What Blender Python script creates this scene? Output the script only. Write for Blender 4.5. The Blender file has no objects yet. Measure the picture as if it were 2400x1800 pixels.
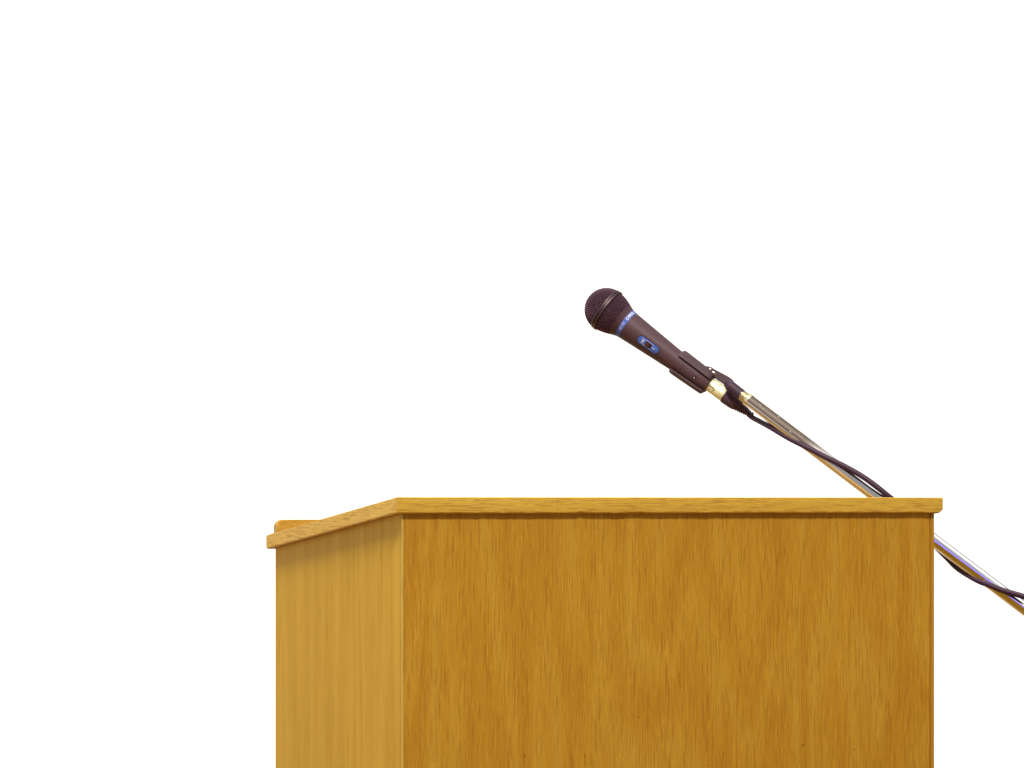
import bpy, bmesh, math, random
from mathutils import Vector, Matrix, noise as mnoise

random.seed(4)
S = bpy.context.scene
COL = S.collection

# ------------------------------------------------------------------ camera
ZT = 1.150                                   # height of the lectern's front top edge
YAW = math.radians(20.802)
FPX = 7477.0                                 # focal length in pixels of the 2400 px wide photograph
HOR = 1180.0                                 # row of the horizon
CAM = Vector((-0.9454, -2.7730, ZT - 0.0059))
FW = Vector((math.sin(YAW), math.cos(YAW), 0)); RT = Vector((math.cos(YAW), -math.sin(YAW), 0)); UP = Vector((0, 0, 1))
cam = bpy.data.cameras.new('camera'); co = bpy.data.objects.new('camera', cam); COL.objects.link(co)
co.location = CAM; co.rotation_euler = (math.pi/2, 0, -YAW)
cam.sensor_width = 36; cam.lens = 36*FPX/2400; cam.shift_y = (HOR-900)/2400
cam.clip_start = 0.05; cam.clip_end = 100
S.camera = co
S.render.resolution_x, S.render.resolution_y = 1024, 768

def at(px, py, d):                           # the point at depth d (m) seen at a pixel of the photograph
    return CAM + d*(FW + RT*((px-1200)/FPX) + UP*((HOR-py)/FPX))

# ------------------------------------------------------------------ world and lamps (white wall; lamps other than the key are added out of view)
w = bpy.data.worlds.new('World'); S.world = w; w.use_nodes = True
bg = w.node_tree.nodes['Background']; bg.inputs[0].default_value = (1.0, 0.97, 0.93, 1); bg.inputs[1].default_value = 0.36
S.view_settings.view_transform = 'Standard'; S.view_settings.look = 'None'
S.view_settings.exposure = 0; S.view_settings.gamma = 1

def area(name, loc, target, sx, sy, power, color=(1, 1, 1), axis=None):
    l = bpy.data.lights.new(name, 'AREA'); l.shape = 'RECTANGLE'; l.size = sx; l.size_y = sy; l.energy = power; l.color = color
    o = bpy.data.objects.new(name, l); COL.objects.link(o)
    z = (Vector(loc)-Vector(target)).normalized()
    x = Vector(axis) if axis else Vector((0, 0, 1)).cross(z)
    if x.length < 1e-4: x = Vector((1, 0, 0))
    x = (x - z*x.dot(z)).normalized(); y = z.cross(x)
    m = Matrix((x, y, z)).transposed().to_4x4(); m.translation = Vector(loc); o.matrix_world = m
    return o
area('key_lamp', (-0.28, -1.75, 3.25), (0.25, 0.0, 0.95), 0.34, 0.34, 80, (1, 0.95, 0.86))
area('overhead_fill', (-0.75, -0.1, 3.9), (-0.1, 0.1, 1.0), 0.55, 0.55, 105, (1, 0.95, 0.86))  # unseen lamp added overhead to light the lectern's left face steeply
area('side_fill', (-3.4, 0.5, 1.7), (0, 0.2, 1.05), 1.6, 1.8, 14, (1, 0.97, 0.93))  # area lamp added out of view as fill from the left
area('added_wall_lamp', (1.2, 1.5, 3.0), (1.2, 3.2, 2.85), 5.0, 0.8, 105, (1, 1, 1))  # unseen lamp added to bring the wall up to white
area('added_wall_lamp_low', (1.2, 1.9, 0.12), (1.2, 3.2, 1.0), 5.0, 0.3, 24, (1, 1, 1))  # second added lamp, brightens the wall from below

# ------------------------------------------------------------------ node helpers
class N:
    def __init__(s, name):
        s.m = bpy.data.materials.new(name); s.m.use_nodes = True; s.t = s.m.node_tree; s.b = s.t.nodes['Principled BSDF']
    def n(s, typ, **k):
        x = s.t.nodes.new(typ)
        for a, v in k.items():
            if a in ('operation', 'blend_type', 'data_type', 'noise_dimensions', 'interpolation_type', 'clamp', 'use_clamp', 'feature', 'distance'): setattr(x, a, v)
            else: s.put(x.inputs[a], v)
        return x
    def put(s, inp, v):
        if isinstance(v, bpy.types.NodeSocket): s.t.links.new(v, inp)
        else: inp.default_value = v
    def math(s, op, a, b=0.0, c=0.0, clamp=False):
        x = s.t.nodes.new('ShaderNodeMath'); x.operation = op; x.use_clamp = clamp
        s.put(x.inputs[0], a); s.put(x.inputs[1], b); s.put(x.inputs[2], c); return x.outputs[0]
    def coord(s, scale=(1, 1, 1), loc=(0, 0, 0)):
        t = s.t.nodes.new('ShaderNodeTexCoord'); mp = s.t.nodes.new('ShaderNodeMapping')
        mp.inputs['Scale'].default_value = scale; mp.inputs['Location'].default_value = loc
        s.t.links.new(t.outputs['Object'], mp.inputs['Vector']); return mp.outputs[0]
    def noise(s, vec, scale=1, detail=2, rough=.5, dist=0):
        x = s.t.nodes.new('ShaderNodeTexNoise'); s.t.links.new(vec, x.inputs['Vector'])
        x.inputs['Scale'].default_value = scale; x.inputs['Detail'].default_value = detail
        x.inputs['Roughness'].default_value = rough; x.inputs['Distortion'].default_value = dist
        return x.outputs['Fac']
    def smooth(s, v, lo, hi, a=0, b=1):
        x = s.t.nodes.new('ShaderNodeMapRange'); x.interpolation_type = 'SMOOTHSTEP'
        s.put(x.inputs[0], v); x.inputs[1].default_value = lo; x.inputs[2].default_value = hi
        x.inputs[3].default_value = a; x.inputs[4].default_value = b; return x.outputs[0]
    def mix(s, f, a, b, blend='MIX'):
        x = s.t.nodes.new('ShaderNodeMix'); x.data_type = 'RGBA'; x.blend_type = blend
        s.put(x.inputs[0], f); s.put(x.inputs[6], a if not isinstance(a, tuple) else (*a[:3], 1)); s.put(x.inputs[7], b if not isinstance(b, tuple) else (*b[:3], 1))
        return x.outputs[2]
    def out(s, color=None, rough=None, metal=None, normal=None, **k):
        for nm, v in (('Base Color', color), ('Roughness', rough), ('Metallic', metal), ('Normal', normal)):
            if v is not None: s.put(s.b.inputs[nm], (*v, 1) if isinstance(v, tuple) else v)
        for a, v in k.items(): s.put(s.b.inputs[a.replace('_', ' ')], v)
        return s.m
    def bump(s, h, strength, dist):
        x = s.t.nodes.new('ShaderNodeBump'); x.inputs['Strength'].default_value = strength; x.inputs['Distance'].default_value = dist
        s.put(x.inputs['Height'], h); return x.outputs[0]

def sv(axis, along, cross):
    v = [cross]*3; v[axis] = along; return tuple(v)

def wood(name, axis, dark, mid, light, fleck=(0.20, 0.055, 0.008), pore=.6, figure=.5, fine=.10, rough=.52, seed=0, fig_scale=(1.3, 7.0), pore_len=20.0, pore_w=620.0, wob=0.0, pth=.56, coat=.0, bright=.35, spec=.18, spots=()):
    g = N(name); L = (seed*3.7, seed*1.3, seed*2.1)
    n1 = g.noise(g.coord(sv(axis, fig_scale[0], fig_scale[1]), L), 1, 2.5, .5, .25)
    fz = g.noise(g.coord(sv(axis, 11.0, 520.0), L), 1, 2, .6)
    ph = g.math('MULTIPLY_ADD', g.math('SUBTRACT', fz, .5), 4.6, g.math('MULTIPLY', n1, 70.0))
    band = g.math('MULTIPLY_ADD', g.math('SINE', ph), .5, .5)
    n2 = g.noise(g.coord(sv(axis, 2.2, 26.0), L), 1, 3, .55)
    n3 = g.noise(g.coord(sv(axis, 5.0, 130.0), L), 1, 2, .5)
    patch = g.noise(g.coord(sv(axis, 14.0, 40.0), L), 1, 2, .5)
    f = g.math('ADD', g.math('MULTIPLY', band, figure*.55), g.math('MULTIPLY', g.math('SUBTRACT', n2, .5), .40))
    f = g.math('ADD', f, g.math('MULTIPLY', g.math('SUBTRACT', n3, .5), .35))
    f = g.math('ADD', f, g.math('MULTIPLY', g.math('SUBTRACT', patch, .5), .08))
    f = g.math('ADD', f, .5-figure*.27)
    c = g.mix(g.smooth(f, 0.05, .55), dark, mid); c = g.mix(g.smooth(f, .5, 1.05), c, light)
    pv = g.noise(g.coord(sv(axis, pore_len, pore_w), L), 1, 1.5, .5, wob)
    pv2 = g.noise(g.coord(sv(axis, pore_len*1.7, pore_w*1.1), (L[0]+9, L[1]+5, L[2]+4)), 1, 1.5, .5, wob)
    pm = g.smooth(pv, pth, pth+.15); bm = g.smooth(pv2, .56, .72)
    c = g.mix(g.math('MULTIPLY', pm, pore), c, fleck)
    c = g.mix(g.math('MULTIPLY', bm, bright), c, tuple(min(1, x*1.45) for x in light))
    if spots:                                  # small nail holes and dents
        t = g.t.nodes.new('ShaderNodeTexCoord'); q = g.t.nodes.new('ShaderNodeSeparateXYZ'); g.t.links.new(t.outputs['Object'], q.inputs[0])
        for sx, sz, sr in spots:
            dd = g.math('SQRT', g.math('ADD', g.math('POWER', g.math('ABSOLUTE', g.math('SUBTRACT', q.outputs[0], sx)), 2.0), g.math('POWER', g.math('ABSOLUTE', g.math('SUBTRACT', q.outputs[2], sz)), 2.0)))
            c = g.mix(g.smooth(dd, sr*.5, sr*1.2, .75, 0), c, (.13, .05, .006))
    sp = g.noise(g.coord((1, 1, 1)), 900, 1, .5)
    k = g.math('MULTIPLY_ADD', g.math('SUBTRACT', sp, .5), fine*4, 1.0)
    hsv = g.n('ShaderNodeHueSaturation', Color=c, Value=k)
    nb = g.bump(g.math('SUBTRACT', g.math('MULTIPLY', sp, .3), pm), .25, .0004)
    return g.out(hsv.outputs[0], g.math('MULTIPLY_ADD', pm, .15, rough), 0.0, nb, Coat_Weight=coat, Coat_Roughness=.25, Specular_IOR_Level=spec)

SPOTS = [((px-942)/1247*.55, ZT-.0059-(py-1180)/(2553-.13*(px-942))/1000*1000, r) for px, py, r in ((1216, 1772, .0011), (1352, 1771, .0010), (1867, 1747, .0012), (1991, 1757, .0010), (1477, 1681, .0009), (1655, 1489, .0006), (690, 1530, .0009))]
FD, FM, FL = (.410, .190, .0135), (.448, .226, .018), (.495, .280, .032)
M = {}
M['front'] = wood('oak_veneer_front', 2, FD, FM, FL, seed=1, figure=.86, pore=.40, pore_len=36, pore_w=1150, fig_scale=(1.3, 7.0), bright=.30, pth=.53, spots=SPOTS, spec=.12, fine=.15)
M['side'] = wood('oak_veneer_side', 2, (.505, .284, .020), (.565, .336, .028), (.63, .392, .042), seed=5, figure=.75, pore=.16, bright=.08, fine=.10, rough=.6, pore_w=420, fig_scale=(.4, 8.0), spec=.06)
M['strip_x'] = wood('beech_edging', 0, (.52, .305, .036), (.59, .370, .050), (.66, .435, .080), fleck=(.30, .10, .02), seed=3, pore=.5, bright=.3, pore_len=50, pore_w=1150, figure=.3, wob=.5, pth=.51)
M['strip_y'] = wood('beech_edging_brightened', 1, (.58, .345, .045), (.66, .42, .065), (.74, .49, .10), fleck=(.30, .11, .03), seed=8, pore=.48, bright=.3, pore_len=40, pore_w=1150, figure=.3, wob=.5, pth=.51, spec=.1)  # same beech, base colour raised to make up for weak light on the side
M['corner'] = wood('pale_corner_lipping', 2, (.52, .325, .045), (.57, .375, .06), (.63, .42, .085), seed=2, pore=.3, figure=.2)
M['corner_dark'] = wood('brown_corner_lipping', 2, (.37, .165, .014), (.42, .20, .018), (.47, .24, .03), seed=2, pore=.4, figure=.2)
M['board'] = wood('oak_board', 0, FD, FM, FL, seed=7)
M['stop'] = wood('paper_stop_wood', 0, (.36, .20, .026), (.42, .245, .036), (.48, .30, .055), seed=4, pore=.5, pore_len=60, figure=.3)
M['floor'] = wood('floor_boards', 0, (.26, .145, .042), (.32, .19, .055), (.38, .23, .07), seed=6, pore=.3)

g = N('white_wall_paint'); M['wall'] = g.out((.93, .93, .93), .9, 0.0, g.bump(g.noise(g.coord((1, 1, 1)), 60, 3), .05, .002))

def plastic(name, base, alt, rough, speck=.25, scale=900, bump=.15):
    g = N(name); v = g.noise(g.coord((1, 1, 1)), scale, 2, .6); v2 = g.noise(g.coord((1, 1, 1)), 90, 2, .5)
    c = g.mix(g.smooth(v, .35, .65), base, alt); c = g.mix(g.math('MULTIPLY', g.smooth(v2, .4, .7), speck), c, tuple(x*1.5 for x in base))
    return g.out(c, rough, 0.0, g.bump(v, bump, .0003), Specular_IOR_Level=.25)
M['mic_body'] = plastic('dark_purple_grey_enamel', (.052, .024, .031), (.076, .041, .049), .5)
M['clip'] = plastic('clip_plastic', (.045, .022, .030), (.070, .042, .050), .45)
M['clip_in'] = plastic('clip_dark', (.012, .004, .014), (.016, .006, .018), .6)
M['socket'] = plastic('socket_plastic', (.024, .008, .022), (.042, .018, .036), .5)
M['boot'] = plastic('boot_rubber', (.046, .020, .038), (.070, .036, .056), .45)
M['cord'] = plastic('cord_rubber', (.028, .009, .025), (.044, .017, .038), .5)
M['blue'] = plastic('blue_print', (.045, .090, .33), (.060, .115, .40), .45, .1)
M['white'] = plastic('white_print', (.58, .60, .68), (.66, .68, .74), .5, .05)
M['pale_print'] = plastic('pale_blue_print', (.26, .30, .58), (.34, .38, .64), .5, .05)
M['slider'] = plastic('switch_black', (.016, .004, .010), (.030, .008, .012), .5)
M['foam'] = plastic('grille_foam', (.006, .0015, .005), (.010, .003, .008), .95)

def metal(name, col, rough, bump=.0, scale=500, alt=None, stretch=(1, 1, 1), mt=1.0):
    g = N(name); v = g.noise(g.coord(stretch), scale, 3, .6)
    c = g.mix(g.smooth(v, .45, .6), col, alt or col)
    return g.out(c, g.math('MULTIPLY_ADD', v, rough*.6, rough*.7), mt, g.bump(v, bump, .0004))
M['wire'] = plastic('grille_wire', (.052, .018, .038), (.14, .072, .11), .5, .3)
M['ring'] = metal('grille_ring_metal', (.085, .06, .065), .52)
M['nickel'] = metal('warm_nickel', (.86, .87, .60), .45, .8, 220, (.68, .66, .38), mt=.5)
M['rivet'] = metal('rivet_metal', (.85, .72, .62), .3)
M['brass'] = metal('thread_brass', (.84, .80, .52), .32, .4, 400, (.62, .52, .28))
# boom tube: chrome, scuffed near the microphone; brown upper side paints in a dark reflection
g = N('chrome_tube')
t = g.t.nodes.new('ShaderNodeTexCoord'); sep = g.t.nodes.new('ShaderNodeSeparateXYZ'); g.t.links.new(t.outputs['Object'], sep.inputs[0])
worn_reflect = g.math('MULTIPLY', g.smooth(sep.outputs[0], .085, .155, 1, 0), g.smooth(sep.outputs[2], -.0042, -.0018))
sc = g.noise(g.coord((160, 1100, 1100)), 1, 2, .6)
spk = g.smooth(sc, .66, .80)
c = g.mix(worn_reflect, (.82, .82, .83), (.085, .062, .047)); c = g.mix(g.math('MULTIPLY', spk, worn_reflect), c, (.95, .90, .84))
g.out(c, g.math('ADD', g.math('MULTIPLY', worn_reflect, .45), .07), g.math('MULTIPLY_ADD', worn_reflect, -.75, 1.0), g.bump(g.math('MULTIPLY', sc, worn_reflect), .12, .0003)); M['chrome'] = g.m

# ------------------------------------------------------------------ mesh helpers
def link(name, bm, mat, parent=None, smooth=False, loc=None):
    me = bpy.data.meshes.new(name); bmesh.ops.recalc_face_normals(bm, faces=bm.faces); bm.to_mesh(me); bm.free()
    me.materials.append(mat)
    if smooth:
        me.shade_smooth()
        me.set_sharp_from_angle(angle=math.radians(38))
    o = bpy.data.objects.new(name, me); COL.objects.link(o)
    if parent: o.parent = parent
    if loc: o.location = loc
    return o
def thing(name, label, cat, loc=(0, 0, 0)):
    o = bpy.data.objects.new(name, None); COL.objects.link(o); o.location = loc; o['label'] = label; o['category'] = cat
    o.empty_display_size = .05; return o

def box(bm, x0, x1, y0, y1, z0, z1, bev=0, seg=2):
    r = bmesh.ops.create_cube(bm, size=1); vs = r['verts']
    for v in vs: v.co = Vector(((x0+x1)/2+v.co.x*(x1-x0), (y0+y1)/2+v.co.y*(y1-y0), (z0+z1)/2+v.co.z*(z1-z0)))
    if bev:
        es = list({e for v in vs for e in v.link_edges}); bmesh.ops.bevel(bm, geom=es, offset=bev, segments=seg, profile=.5, affect='EDGES')
def prism(bm, pts, axis, a, b):               # polygon in the plane normal to axis, extruded from a to b
    def P(u, v, t):
        return {0: (t, u, v), 1: (u, t, v), 2: (u, v, t)}[axis]
    A = [bm.verts.new(P(u, v, a)) for u, v in pts]; B = [bm.verts.new(P(u, v, b)) for u, v in pts]
    bm.faces.new(A); bm.faces.new(B[::-1]); n = len(pts)
    for i in range(n): bm.faces.new((A[i], A[(i+1) % n], B[(i+1) % n], B[i]))
def lathe(bm, prof, seg=48, a0=0.0, a1=2*math.pi, caps=True):   # profile (t along X, radius); angle 0 faces -Y
    full = abs(a1-a0-2*math.pi) < 1e-6; k = seg if full else seg+1
    R = []
    for t, r in prof:
        if r < 1e-7: R.append([bm.verts.new((t, 0, 0))]); continue
        R.append([bm.verts.new((t, -r*math.cos(a0+(a1-a0)*i/seg), r*math.sin(a0+(a1-a0)*i/seg))) for i in range(k)])
    for A, B in zip(R, R[1:]):
        for i in range(seg):
            j = (i+1) % k
            if len(A) == 1 and len(B) == 1: continue
            if len(A) == 1: bm.faces.new((A[0], B[j], B[i]))
            elif len(B) == 1: bm.faces.new((A[i], A[j], B[0]))
            else: bm.faces.new((A[i], A[j], B[j], B[i]))
    if caps and full:
        if len(R[0]) > 1: bm.faces.new(R[0])
        if len(R[-1]) > 1: bm.faces.new(R[-1][::-1])
    return R
def tube(bm, pts, r, seg=10, closed=False, cap=True):
    n = len(pts); rings = []; up = None
    for i, p in enumerate(pts):
        a = pts[i-1] if (i > 0 or closed) else p; b = pts[(i+1) % n] if (i < n-1 or closed) else p
        d = (b-a).normalized()
        if up is None:
            up = Vector((0, 0, 1)) if abs(d.z) < .9 else Vector((1, 0, 0))
        x = (up-d*up.dot(d)).normalized(); y = d.cross(x); up = x
        rr = r(i/(n-1)) if callable(r) else r
        rings.append([bm.verts.new(p+(x*math.cos(2*math.pi*k/seg)+y*math.sin(2*math.pi*k/seg))*rr) for k in range(seg)])
    for i in range(n if closed else n-1):
        A, B = rings[i], rings[(i+1) % n]
        for k in range(seg): bm.faces.new((A[k], A[(k+1) % seg], B[(k+1) % seg], B[k]))
    if cap and not closed: bm.faces.new(rings[0][::-1]); bm.faces.new(rings[-1])
def catmull(P, k=10):
    P = [2*P[0]-P[1]]+P+[2*P[-1]-P[-2]]; o = []
    for i in range(1, len(P)-2):
        a, b, c, d = P[i-1:i+3]
        for j in range(k):
            t = j/k; o.append(.5*((2*b)+(c-a)*t+(2*a-5*b+4*c-d)*t*t+(3*b-a-3*c+d)*t**3))
    o.append(P[-2]); return o

# ------------------------------------------------------------------ setting
bm = bmesh.new(); box(bm, -5, 7, -5, 3.3, -.05, 0); o = link('floor', bm, M['floor']); o['kind'] = 'structure'
bm = bmesh.new(); box(bm, -5, 7, 3.2, 3.3, 0.0, 5.0)
o = link('white_wall', bm, M['wall']); o['kind'] = 'structure'; o.location.z = .002

# ------------------------------------------------------------------ lectern (local origin: front left corner of the panel, on the floor)
W, D = .55, .407
OF, OS, OB = .0055, .0071, .010              # overhang of the top: front, sides, back
TH = .0149; DROP = .0387                     # thickness; how far the top falls from front to back
LEC = thing('lectern', 'honey coloured oak veneer lectern with a sloping top and beech edging', 'lectern', (0, 0, 0))
Y0, Y1 = -OF, D+OB
def ztop(y): return ZT-DROP*(y-Y0)/(Y1-Y0)
def slab(x0, x1, y0, y1, dz0=0, dz1=0, n=1):
    pts = [(y0, ztop(y0)-TH+dz0), (y1, ztop(y1)-TH+dz0), (y1, ztop(y1)+dz1), (y0, ztop(y0)+dz1)]
    b = bmesh.new(); prism(b, pts, 0, x0, x1); return b
EW = .0045                                   # width of the solid edging
top = link('reading_board', slab(-OS+EW, W+OS-EW, Y0+EW, Y1-EW, .0004, -.0004), M['board'], LEC)

def front_strip(x0, x1, seedv, round_right=False):
    b = bmesh.new(); n = int((x1-x0)/.0025); prev = None
    for i in range(n+1):
        x = x0+(x1-x0)*i/n
        rv = .0014+.0007*max(0, mnoise.noise((x*28+seedv, 3.1, 0)))+.0007*mnoise.noise((x*160, seedv, 5))
        chip = max(0, mnoise.noise((x*60+seedv, 9.7, 1))-.42)*.006
        rv = max(.0008, rv); zb = ZT-TH+.0006*mnoise.noise((x*45, 2, seedv))+chip*.6
        end = 0
        if round_right: end = max(0, 1-(x1-x)/.006); 
        zb += .0026*end**2.6
        ring = [(Y0, ZT-.0005), (Y0, zb+rv)]
        for k in range(1, 5):
            a = k/4*math.pi/2; ring.append((Y0+rv*(1-math.cos(a)), zb+rv*(1-math.sin(a))))
        ring += [(Y0+EW, ztop(Y0+EW)-TH if not end else max(zb, ztop(Y0+EW)-TH)), (Y0+EW, ztop(Y0+EW)-.0001), (Y0+.0006, ZT)]
        R = [b.verts.new((x, y, z)) for y, z in ring]
        if prev:
            for k in range(len(R)): b.faces.new((prev[k], prev[(k+1) % len(R)], R[(k+1) % len(R)], R[k]))
        else: b.faces.new(R)
        prev = R
    b.faces.new(prev[::-1]); return b
XS = .1520
link('edge_strip', front_strip(-OS+.0002, XS-.0001, 1.0), M['strip_x'], top, True)
link('edge_strip', front_strip(XS+.0001, W+OS-.0002, 6.0, True), M['strip_x'], top, True)
b = slab(-OS, -OS+EW-.0002, Y0+.0003, Y1-.0002, .0003, 0)
bmesh.ops.bevel(b, geom=[e for e in b.edges], offset=.0009, segments=2, affect='EDGES'); link('edge_strip', b, M['strip_y'], top)
b = slab(W+OS-EW+.0002, W+OS, Y0+EW+.0003, Y1-.0002, .0003, 0); bmesh.ops.bevel(b, geom=[e for e in b.edges], offset=.0009, segments=2, affect='EDGES'); link('edge_strip', b, M['strip_y'], top)
link('edge_strip', slab(-OS+EW, W+OS-EW, Y1-EW+.0002, Y1-.0002, .0003, -.0003), M['strip_x'], top)

# paper stop along the low edge, rounded ends
b = bmesh.new(); ys0, ys1 = Y1-.020, Y1-.006; zs0 = ztop(ys0)-.003; zs1 = ZT-.0226; r = .0075; x0, x1 = -.0008, W+.0008
pts = [(x0, zs0), (x1, zs0)]
for k in range(7): a = k/6*math.pi/2; pts.append((x1-r+r*math.cos(a), zs1-r+r*math.sin(a)))
for k in range(7): a = math.pi/2+k/6*math.pi/2; pts.append((x0+r+r*math.cos(a), zs1-r+r*math.sin(a)))
prism(b, pts, 1, ys0, ys1); bmesh.ops.bevel(b, geom=[e for e in b.edges if abs(e.verts[0].co.y-e.verts[1].co.y) < 1e-6], offset=.0012, segments=2, affect='EDGES')
link('paper_stop', b, M['stop'], LEC, True)

# carcass
PT = .016
def under(y): return ztop(y)-TH+.0007
b = bmesh.new(); cs = .0018
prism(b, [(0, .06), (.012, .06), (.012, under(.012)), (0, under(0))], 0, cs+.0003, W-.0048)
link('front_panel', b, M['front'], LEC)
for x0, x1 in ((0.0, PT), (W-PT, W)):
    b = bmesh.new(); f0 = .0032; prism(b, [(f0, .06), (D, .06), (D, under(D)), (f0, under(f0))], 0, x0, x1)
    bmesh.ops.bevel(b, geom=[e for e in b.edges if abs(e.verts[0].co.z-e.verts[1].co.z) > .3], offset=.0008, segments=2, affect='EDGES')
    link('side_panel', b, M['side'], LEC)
b = bmesh.new(); prism(b, [(-.0003, .06), (.0030, .06), (.0030, under(.003)), (-.0003, under(0))], 0, -.0003, cs)
bmesh.ops.bevel(b, geom=[e for e in b.edges if abs(e.verts[0].co.z-e.verts[1].co.z) > .3], offset=.0006, segments=2, affect='EDGES')
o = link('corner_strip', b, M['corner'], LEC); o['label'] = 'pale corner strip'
b = bmesh.new(); prism(b, [(-.0003, .06), (.0030, .06), (.0030, under(.003)), (-.0003, under(0))], 0, W-.0040, W+.0003)
bmesh.ops.bevel(b, geom=[e for e in b.edges if abs(e.verts[0].co.z-e.verts[1].co.z) > .3], offset=.0006, segments=2, affect='EDGES')
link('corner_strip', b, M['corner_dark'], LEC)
b = bmesh.new(); box(b, PT+.0005, W-PT-.0005, .0165, D-.02, .86, .876); link('shelf', b, M['board'], LEC)
b = bmesh.new(); box(b, .012, W-.012, .012, D-.012, 0.0, .0595, .002); link('plinth', b, M['board'], LEC)

# ------------------------------------------------------------------ microphone geometry: local X runs from tip to tail
PXM = 2.055e3                                # photograph pixels per metre at the microphone
DM = FPX/PXM
HC = at(1422, 726.6, DM+.012)                # centre of the grille ring
TILT = math.radians(11)
ux = (RT*.80 - UP*.60)*math.cos(TILT) - FW*math.sin(TILT); ux.normalize()   # tail points down, right and towards the camera
uy = (FW - ux*FW.dot(ux)).normalized(); uz = ux.cross(uy)                  # local -Y faces the camera, local Z up
if uz.z < 0: uy = uy; uz = -uz
MB = Matrix((ux, uy, uz)).transposed().to_4x4(); MB.translation = HC
P = 1/PXM                                    # one photograph pixel
CT = 1/math.cos(TILT)
def X(t): return t*P*CT
mic = thing('microphone', 'dark handheld vocal microphone with a blue band, held in the stand clip above the lectern', 'microphone')
mic.matrix_world = MB

def rad(t):                                   # outline of the grille, pixels
    if t <= 0: return math.sqrt(max(0, 51**2-t*t))
    return 51-11.0*(t/41)**1.75
b = bmesh.new(); pr = [(X(-49.6), 0)]+[(X(-49.6*math.cos(a)), 49.6*P*math.sin(a)) for a in [i*math.pi/36 for i in range(1, 18)]]+[(X(t), (rad(t)-1.3)*P) for t in (0, 10, 20, 30, 41)]
lathe(b, pr, 40); link('grille_foam', b, M['foam'], mic, True)

WR = .68*P
def dome(al, be):                             # flat mesh pressed to a dome
    rho = math.hypot(al, be)
    if rho < 1e-9: return Vector((X(-51), 0, 0))
    s = math.sin(rho)*51*P
    return Vector((X(-51*math.cos(rho)), s*al/rho, s*be/rho))
b = bmesh.new(); st = math.radians(6.0); K = 14
for fam in (0, 1):
    for i in range(-K, K+1):
        c = i*st; lim = math.sqrt(max(0, (math.radians(87))**2-c*c))
        if lim < .12: continue
        m = int(2*lim/st)*2+2
        pts = []
        for j in range(m+1):
            v = -lim+2*lim*j/m
            p = dome(c, v) if fam == 0 else dome(v, c)
            ph = v/st*math.pi+i*math.pi+fam*math.pi
            nrm = Vector((p.x, p.y, p.z)).normalized(); pts.append(p+nrm*math.cos(ph)*1.0*P)
        tube(b, pts, WR, 4, cap=False)
link('grille_dome', b, M['wire'], mic, True)
b = bmesh.new(); nl = 60; ts = [9+29.0*i/6 for i in range(7)]
for t in ts:
    pts = [Vector((X(t), -(rad(t)+.5*math.cos(k*math.pi+ts.index(t)*math.pi))*P*math.cos(2*math.pi*k/nl), (rad(t)+.5*math.cos(k*math.pi+ts.index(t)*math.pi))*P*math.sin(2*math.pi*k/nl))) for k in range(nl)]
    tube(b, pts, WR, 4, closed=True)
for k in range(nl):
    a = 2*math.pi*(k+.5)/nl
    pts = [Vector((X(t), -rad(t)*P*math.cos(a), rad(t)*P*math.sin(a))) for t in [6+36*i/12 for i in range(13)]]
    tube(b, pts, WR, 4, cap=False)
link('grille_skirt', b, M['wire'], mic, True)
b = bmesh.new()
lathe(b, [(X(-6.5), 48*P), (X(-6.2), 52*P), (X(-5), 53.2*P), (X(-2.2), 53.4*P), (X(-1.2), 52.0*P), (X(.6), 52.0*P), (X(1.4), 54.0*P), (X(4.4), 54.2*P), (X(5.8), 53.2*P), (X(6.4), 50*P), (X(6.4), 46*P)], 72, caps=False)
link('grille_ring', b, M['ring'], mic, True)
def rb(t): return 35.0-(t-64)*(9.2/137) if t < 201 else 25.8-(t-201)*(3.6/97)
b = bmesh.new(); lathe(b, [(X(39.5), 38*P), (X(39.5), 40.6*P), (X(40.6), 41.4*P), (X(42), 40.6*P), (X(48), 38.2*P), (X(52.2), 37.0*P), (X(52.2), 34*P)], 64, caps=False)
link('collar', b, M['mic_body'], mic, True)
b = bmesh.new(); band = lathe(b, [(X(52.3), 33*P), (X(52.3), 36.7*P), (X(63.2), 35.3*P), (X(63.2), 33*P)], 64, caps=False)
bando = link('colour_band', b, M['blue'], mic, True)
b = bmesh.new(); pr = [(X(63.4), 33*P), (X(63.4), 35.2*P)]+[(X(t), rb(t)*P) for t in (80, 110, 140, 170, 201, 225)]
pr += [(X(225.2), (rb(225)-.8)*P), (X(226.6), (rb(226)-.8)*P), (X(226.8), rb(227)*P), (X(260), rb(260)*P), (X(294), rb(294)*P), (X(298), (rb(298)-1.5)*P), (X(298.5), 18.5*P), (X(296), 17*P), (X(296), 0)]
lathe(b, pr, 72, caps=False); body = link('body', b, M['mic_body'], mic, True)

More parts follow.
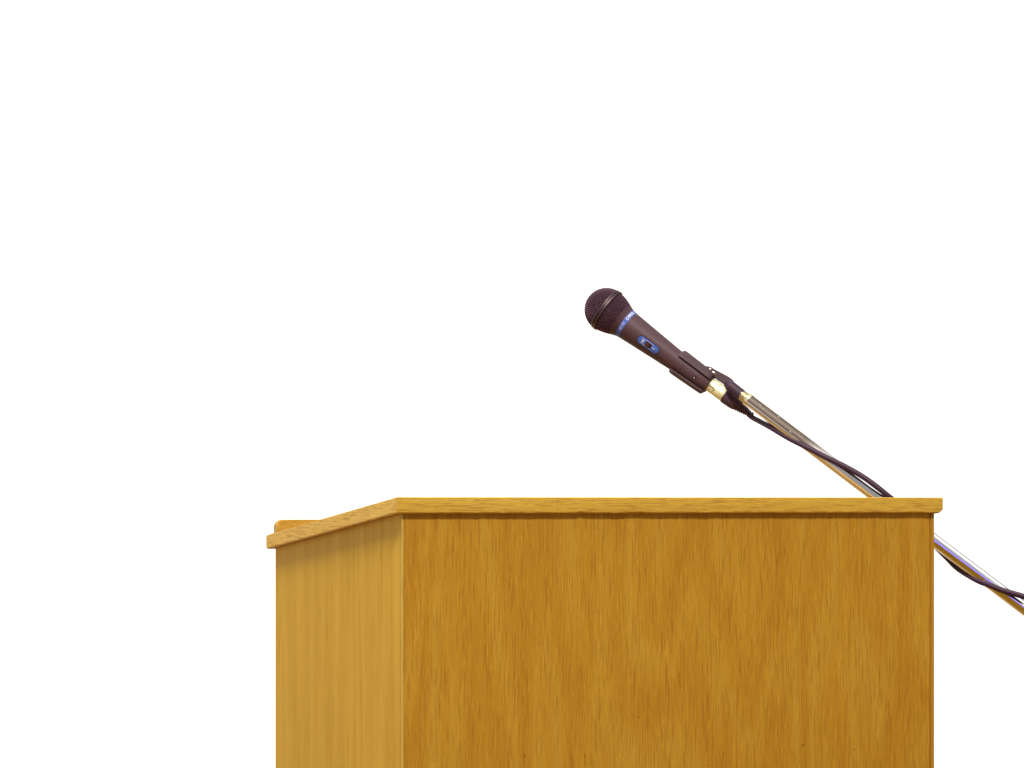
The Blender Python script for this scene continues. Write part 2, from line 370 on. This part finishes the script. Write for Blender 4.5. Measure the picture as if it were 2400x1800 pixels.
def ang(perp, r): return math.asin(max(-1, min(1, -perp/r)))    # perp: pixels below the axis in the picture
def text_mesh(txt, size):
    cu = bpy.data.curves.new('lettering', 'FONT'); cu.body = txt; cu.size = size; cu.align_x = 'CENTER'; cu.align_y = 'CENTER'
    cu.offset = size*.02; ob = bpy.data.objects.new('lettering', cu); COL.objects.link(ob)
    me = bpy.data.meshes.new_from_object(ob.evaluated_get(bpy.context.evaluated_depsgraph_get()))
    b = bmesh.new(); b.from_mesh(me); bpy.data.objects.remove(ob); bpy.data.curves.remove(cu); bpy.data.meshes.remove(me)
    bmesh.ops.subdivide_edges(b, edges=[e for e in b.edges if e.calc_length() > size*.3], cuts=1)
    return b
def wrap_text(txt, size, tc, a_mid, rfun, mat, parent, stretch=1.0, shear=0.0):   # text reads up the barrel, its top towards the tip
    b = text_mesh(txt, size)
    for v in b.verts:
        x, y = v.co.x+v.co.y*shear, v.co.y
        t = X(tc)-y; r = rfun(t)+.00012; a = a_mid+x*stretch/r
        v.co = Vector((t, -r*math.cos(a), r*math.sin(a)))
    r = bmesh.ops.extrude_face_region(b, geom=list(b.faces))
    for v in r['geom']:
        if isinstance(v, bmesh.types.BMVert): v.co = Vector((v.co.x, v.co.y*.992, v.co.z*.992))
    return link('lettering', b, mat, parent)
rband = lambda t: (36.7-1.4*(t/(P*CT)-52.3)/10.9)*P
wrap_text('CAROL', 9.6*P, 57.9, .62, rband, M['white'], bando, 1.0)
wrap_text('GS-55', 9.2*P, 57.9, -.36, rband, M['pale_print'], bando, 1.0, .25)

# switch plate
def on_body(t, s, lift):                      # t along axis (px), s px round the barrel (up = -), lifted off the skin (px)
    r = rb(t)+lift; a = ang(10.9, 31)-s/31.0
    return Vector((X(t), -r*P*math.cos(a), r*P*math.sin(a)))
def plate(t0, half, hw, lift0, lift1, round_=True, nseg=8):
    out = []
    if round_:
        for k in range(nseg+1): a = -math.pi/2+math.pi*k/nseg; out.append((t0+half-hw+hw*math.cos(a), hw*math.sin(a)))
        for k in range(nseg+1): a = math.pi/2+math.pi*k/nseg; out.append((t0-half+hw+hw*math.cos(a), hw*math.sin(a)))
    else: out = [(t0-half, -hw), (t0+half, -hw), (t0+half, hw), (t0-half, hw)]
    b = bmesh.new(); A = [b.verts.new(on_body(t, s, lift0)) for t, s in out]; B = [b.verts.new(on_body(t, s, lift1)) for t, s in out]
    n = len(out)
    for i in range(n): b.faces.new((A[i], A[(i+1) % n], B[(i+1) % n], B[i]))
    b.faces.new(A[::-1])
    C = b.verts.new(sum((v.co for v in B), Vector())/n)
    c2 = on_body(t0, 0, lift1); C.co = c2
    for i in range(n): b.faces.new((B[i], B[(i+1) % n], C))
    return b
sw0 = link('switch_surround', plate(132.5, 30.0, 11.3, -2, .25), M['slider'], mic)
sw = link('switch_plate', plate(132.5, 28.2, 9.6, -2, .6), M['blue'], mic)
link('switch_frame', plate(132.5, 10.0, 7.6, -1, .85, False), M['pale_print'], sw)
link('switch_recess', plate(132.5, 8.6, 6.3, -1, 1.1, False), M['slider'], sw)
link('slider', plate(131.0, 4.2, 4.6, -1, 2.6, False), plastic('switch_maroon', (.055, .012, .012), (.075, .02, .018), .5), sw)
def flat_text(txt, size, t0, s0, mat, parent):
    b = text_mesh(txt, size)
    for v in b.verts: v.co = on_body(t0-v.co.y/P, s0-v.co.x/P, .95)
    return link('lettering', b, mat, parent)
flat_text('ON', 7.4*P, 117.5, 0, M['white'], sw); flat_text('I', 9.5*P, 147.5, 0, M['white'], sw)

# ------------------------------------------------------------------ stand with clip
DB0, DB1 = DM-.045, 3.43                      # boom depth at its microphone end and at the frame's right edge
A0 = at(1750, 934.5, DB0); A1 = at(2400, 1425, DB1)
bd = (A1-A0).normalized()
stand = thing('microphone_stand', 'chrome boom stand with a black plastic clip, rising from behind the lectern', 'stand')
stand.location = Vector((A1.x+.16, A1.y-.03, 0))
SI = stand.location.copy()
def rel(p): return p-SI
def place(o, mw):                              # child of the stand with a frame of its own
    o.parent = stand; o.matrix_basis = Matrix.Translation(-SI) @ mw
by = (FW-bd*FW.dot(bd)).normalized(); bz = bd.cross(by)
if bz.z < 0: bz = -bz
BMx = Matrix((bd, by, bz)).transposed().to_4x4(); BMx.translation = A0
BR = .00705
LB = (A1-A0).length+.17
b = bmesh.new(); lathe(b, [(0, BR*.72), (.0015, BR*.95), (.003, BR), (.1, BR), (LB*.5, BR), (LB*.75, BR), (LB, BR)], 48); boom = link('boom', b, M['chrome'], None, True); place(boom, BMx)
b = bmesh.new(); pr = [(-.0085, .0052)]
for i in range(7): pr += [(-.008+i*.00125, .0052), (-.0075+i*.00125, .0062), (-.0071+i*.00125, .0062)]
pr += [(.001, .0058), (.001, .0076), (.005, .0076), (.0055, .0071)]
lathe(b, pr, 32); ad = link('thread_adapter', b, M['brass'], None, True); place(ad, BMx)

# clip: sleeve open towards the camera side
def clip_r(t): return 33.0-(t-203)*(3.0/93)
b = bmesh.new(); a0, a1 = ang(-10.8, 31)-0.0, 0
aU = ang(-10.8, 31); aL = ang(25.2, 31)       # upper and lower jaw edges
n = 40; rows = []
import itertools
tt = [203, 204.5, 208, 215, 235, 260, 285, 291.5, 294]
sp = (2*math.pi-(aU-aL))
outer, inner = [], []
for t in tt:
    e = {203: 3.2, 204.5: 1.4, 208: .3, 294: 2.2, 291.5: .5}.get(t, 0)
    outer.append([Vector((X(t), -(clip_r(t)-e)*P*math.cos(aU+sp*i/n), (clip_r(t)-e)*P*math.sin(aU+sp*i/n))) for i in range(n+1)])
    inner.append([Vector((X(t), -(rb(t)+2.4)*P*math.cos(aU+sp*i/n), (rb(t)+2.4)*P*math.sin(aU+sp*i/n))) for i in range(n+1)])
O = [[b.verts.new(p) for p in r_] for r_ in outer]; I = [[b.verts.new(p) for p in r_] for r_ in inner]
for i in range(len(tt)-1):
    for k in range(n):
        b.faces.new((O[i][k], O[i][k+1], O[i+1][k+1], O[i+1][k])); b.faces.new((I[i][k], I[i+1][k], I[i+1][k+1], I[i][k+1]))
    for k in (0, n): b.faces.new((O[i][k], O[i+1][k], I[i+1][k], I[i][k]))
for i in (0, len(tt)-1):
    for k in range(n): b.faces.new((O[i][k], O[i][k+1], I[i][k+1], I[i][k]))
clip = link('clip', b, M['clip'], None, True); place(clip, MB)
# ridge block on the sleeve's back, two bright rivets, arm and threaded socket
def child(name, bmx, mat, parent, smooth=True):
    o = link(name, bmx, mat, parent, smooth); return o
b = bmesh.new()                                # swivel lug on top of the clip, running back to the socket (in clip coordinates)
def pxl(t, perp, dep): return Vector((X(t), dep*P, -perp*P))
prof = [(262, -28), (267, -31.0), (274, -35.6), (289, -36.6), (322, -41.5), (337, -41.5), (343, -36), (343, -22), (300, -20.5), (293, -22), (280, -24)]
A = [b.verts.new(pxl(t, p, -9)) for t, p in prof]; B = [b.verts.new(pxl(t, p, 12)) for t, p in prof]
b.faces.new(A); b.faces.new(B[::-1])
for i in range(len(prof)): b.faces.new((A[i], A[(i+1) % len(prof)], B[(i+1) % len(prof)], B[i]))
bmesh.ops.bevel(b, geom=list(b.edges), offset=1.6*P, segments=2, affect='EDGES')
lug = child('swivel_lug', b, M['clip'], clip)
for (t, p, rx, rz) in ((278.5, -30.2, 3.4, 2.9), (289.5, -28.6, 5.0, 2.7)):
    b = bmesh.new(); bmesh.ops.create_uvsphere(b, u_segments=14, v_segments=8, radius=1)
    for v in b.verts: v.co = pxl(t, p, -9.2)+Vector((v.co.x*rx*P, v.co.y*1.6*P, v.co.z*rz*P))
    child('rivet', b, M['rivet'], clip)
# set screw seen on the microphone barrel
b = bmesh.new(); bmesh.ops.create_uvsphere(b, u_segments=16, v_segments=8, radius=5.6*P)
rS = rb(261.6); aS = ang(7.5, rS); cS = Vector((X(261.6), -(rS-.5)*P*math.cos(aS), (rS-.5)*P*math.sin(aS)))
nS = Vector((0, -math.cos(aS), math.sin(aS)))
for v in b.verts: v.co = v.co-nS*v.co.dot(nS)*.75+cS
screw = link('set_screw', b, M['slider'], mic, True)
b = bmesh.new(); bmesh.ops.create_uvsphere(b, u_segments=10, v_segments=6, radius=1.5*P)
for v in b.verts: v.co = v.co+cS+nS*1.3*P+Vector((1.2*P, 0, -1.4*P))
link('screw_spot', b, M['rivet'], screw, True)  # small bright metal bead, off-centre on the screw
# socket: tapered hex barrel on the boom's end
b = bmesh.new(); s0 = -.0280
lathe(b, [(s0-.004, .0035), (s0, .0054), (s0+.003, .0064), (s0+.0055, .0068), (-.0085, .0066), (-.0070, .0064), (-.0060, .0056)], 10)
bmesh.ops.bevel(b, geom=[e for e in b.edges if abs(e.verts[0].co.x-e.verts[1].co.x) > .004], offset=.0006, segments=2, affect='EDGES')
sock = link('clip_socket', b, M['socket'], None, True); place(sock, BMx)
# rest of the stand, outside the picture
E = A0+bd*LB
b = bmesh.new(); b2 = Vector((SI.x, SI.y, 0))
PX0 = Vector((SI.x, SI.y, 0)); jz = (A0+bd*(LB-.03)).z
J = A0+bd*(LB-.03); stand_off = J-Vector((SI.x, SI.y, J.z))
tube(b, [rel(Vector((J.x, J.y+.02, .02))), rel(Vector((J.x, J.y+.02, .5))), rel(Vector((J.x, J.y+.02, jz+.02)))], .009, 24); link('pole', b, M['chrome'], stand, True)
b = bmesh.new(); tube(b, [rel(J+Vector((0, -.014, 0))), rel(J+Vector((0, .0, 0))), rel(J+Vector((0, .036, 0)))], .017, 20); link('clamp', b, M['socket'], stand, True)
b = bmesh.new(); lathe(b, [(0, .125), (.010, .125), (.016, .118), (.022, .03), (.03, .014)], 48)
for v in b.verts: v.co = rel(Vector((J.x, J.y+.02, 0)))+Vector((v.co.z, v.co.y, v.co.x))
link('base', b, M['socket'], stand, True)

# ------------------------------------------------------------------ cable with its plug
cable = thing('microphone_cable', 'dark purple microphone cable with a metal plug, twisted round the boom', 'cable'); cable.matrix_world = MB
def off(prof, dz): return prof
b = bmesh.new(); lathe(b, [(X(296.5), 15*P), (X(296.5), 17.2*P), (X(332.6), 17.2*P), (X(333), 16.4*P), (X(334.6), 16.4*P), (X(335), 17.6*P), (X(339.8), 17.6*P), (X(340.2), 16.4*P)], 48)
for v in b.verts: v.co.z += 2.0*P
sl = link('plug_sleeve', b, M['nickel'], cable, True)
b = bmesh.new()                                # latch groove lying in the sleeve
gp = [(297, 4.2), (305, 4.2), (311, 4.0), (314.2, 4.8), (315.2, 7.0), (313.6, 9.4)]
pts = []
for t, p in gp:
    a = ang(p, 17.2); pts.append(Vector((X(t), -17.2*P*math.cos(a), 17.2*P*math.sin(a)+2.0*P)))
tube(b, catmull(pts, 4), .95*P, 8); link('latch_groove', b, M['slider'], sl, True)
b = bmesh.new(); pr = [(X(340), 14*P), (X(340.5), 17.0*P), (X(342), 18.2*P), (X(368), 17.4*P), (X(374), 15.6*P), (X(374.5), 14.0*P)]
lathe(b, pr, 12)
for v in b.verts: v.co.z += 1.4*P
link('plug_body', b, M['boot'], cable, True)
b = bmesh.new(); pr = [(X(374), 12*P)]
for i in range(8):
    t = 374.6+i*4.9; r0 = 15.6-i*.98
    pr += [(X(t), (r0-.2)*P), (X(t+2.5), (r0-.6)*P), (X(t+2.9), (r0-3.6)*P), (X(t+4.5), (r0-3.9)*P)]
pr += [(X(414), 8.4*P), (X(419), 7.4*P), (X(420.5), 5.6*P)]
lathe(b, pr, 32)
for v in b.verts: v.co.z += (1.4-.9*max(0, (v.co.x/(P*CT)-374)/45))*P
link('strain_relief', b, M['boot'], cable, True)
tip = MB @ Vector((X(418), 0, .4*P))
dt = (tip-CAM).dot(FW)
def bdepth(px): return DB0+(DB1-DB0)*(px-1750)/650.0
cp = [(1761, 977, None), (1782, 988.5, None), (1805, 1001, None), (1846, 1025.5, -.004), (1878, 1042, -.0085), (1903, 1054.5, -.0098), (1935, 1071.5, -.0102), (1976, 1091, -.0098), (2017, 1114, -.0098), (2049, 1136, -.0090), (2080, 1161, -.005), (2108, 1184, .0045), (2140, 1224, .0100), (2170, 1258, .0104), (2199, 1287, .0098), (2221, 1309, .0080), (2247, 1334, .0050), (2290, 1360, -.0058), (2318, 1371, -.0094), (2348, 1383, -.0104), (2375, 1391, -.0104), (2404, 1400, -.0098), (2440, 1418, -.0085), (2480, 1448, -.006), (2530, 1500, .0)]
pts = []
for i, (x, y, d) in enumerate(cp):
    if d is None: f = i/3.0; dep = dt*(1-f)+(bdepth(1846)-.004)*f; dep = dt+(bdepth(1846)-.004-dt)*f
    else: dep = bdepth(x)+d
    pts.append(at(x, y, dep))
pts = [tip-ux*.004]+pts
last = pts[-1]; pts += [last+Vector((.03, .0, -.10)), last+Vector((.04, -.03, -.45)), last+Vector((.05, -.06, -.85)), Vector((last.x+.08, last.y-.1, .006)), Vector((last.x+.4, last.y+.1, .006))]
inv = MB.inverted(); b = bmesh.new(); tube(b, [inv @ p for p in catmull(pts, 8)], .0031, 14)
link('cord', b, M['cord'], cable, True)

# violet lamp added behind the camera to put a violet band in the chrome
Pq = at(2300, 1345, DB1); vdir = (Pq-CAM).normalized()
def mirror(deg):                               # where the tube's side turned up by deg looks
    ph = math.radians(deg); nn = (-by*math.cos(ph)+bz*math.sin(ph)).normalized()
    return vdir-2*vdir.dot(nn)*nn
area('violet_reflection_lamp', Pq+mirror(-5)*4.2, Pq, .42, 2.9, 4.0, (.12, .018, 1.0), axis=bd)
area('white_reflection_panel', Pq+mirror(35)*2.8, Pq, 2.0, 2.9, 18, (1, .98, .96), axis=bd)  # unseen panel added so the tube mirrors a white band

if __name__ == '__main__':
    def pj(p):
        q = p-CAM; d = q.dot(FW); return (round(1200+FPX*q.dot(RT)/d, 1), round(HOR-FPX*q.z/d, 1), round(d, 3))
    for nm, p in (('slabFL', (-OS, Y0, ZT)), ('slabFLb', (-OS, Y0, ZT-TH)), ('slabFR', (W+OS, Y0, ZT)), ('slabFRb', (W+OS, Y0, ZT-TH)), ('slabBL', (-OS, Y1, ztop(Y1))), ('slabBLb', (-OS, Y1, ztop(Y1)-TH)), ('panFL', (0, 0, 1.1)), ('panFR', (W, 0, 1.1)), ('panBL', (0, D, 1.1)), ('slabBR', (W+OS, Y1, ztop(Y1))), ('lip', (.0034, Y1-.02, ZT-.0226))):
        print(nm, pj(Vector(p)))
    print('boom at right edge', pj(A0+bd*((A1-A0).length*.68)), A0+bd*((A1-A0).length*.68))
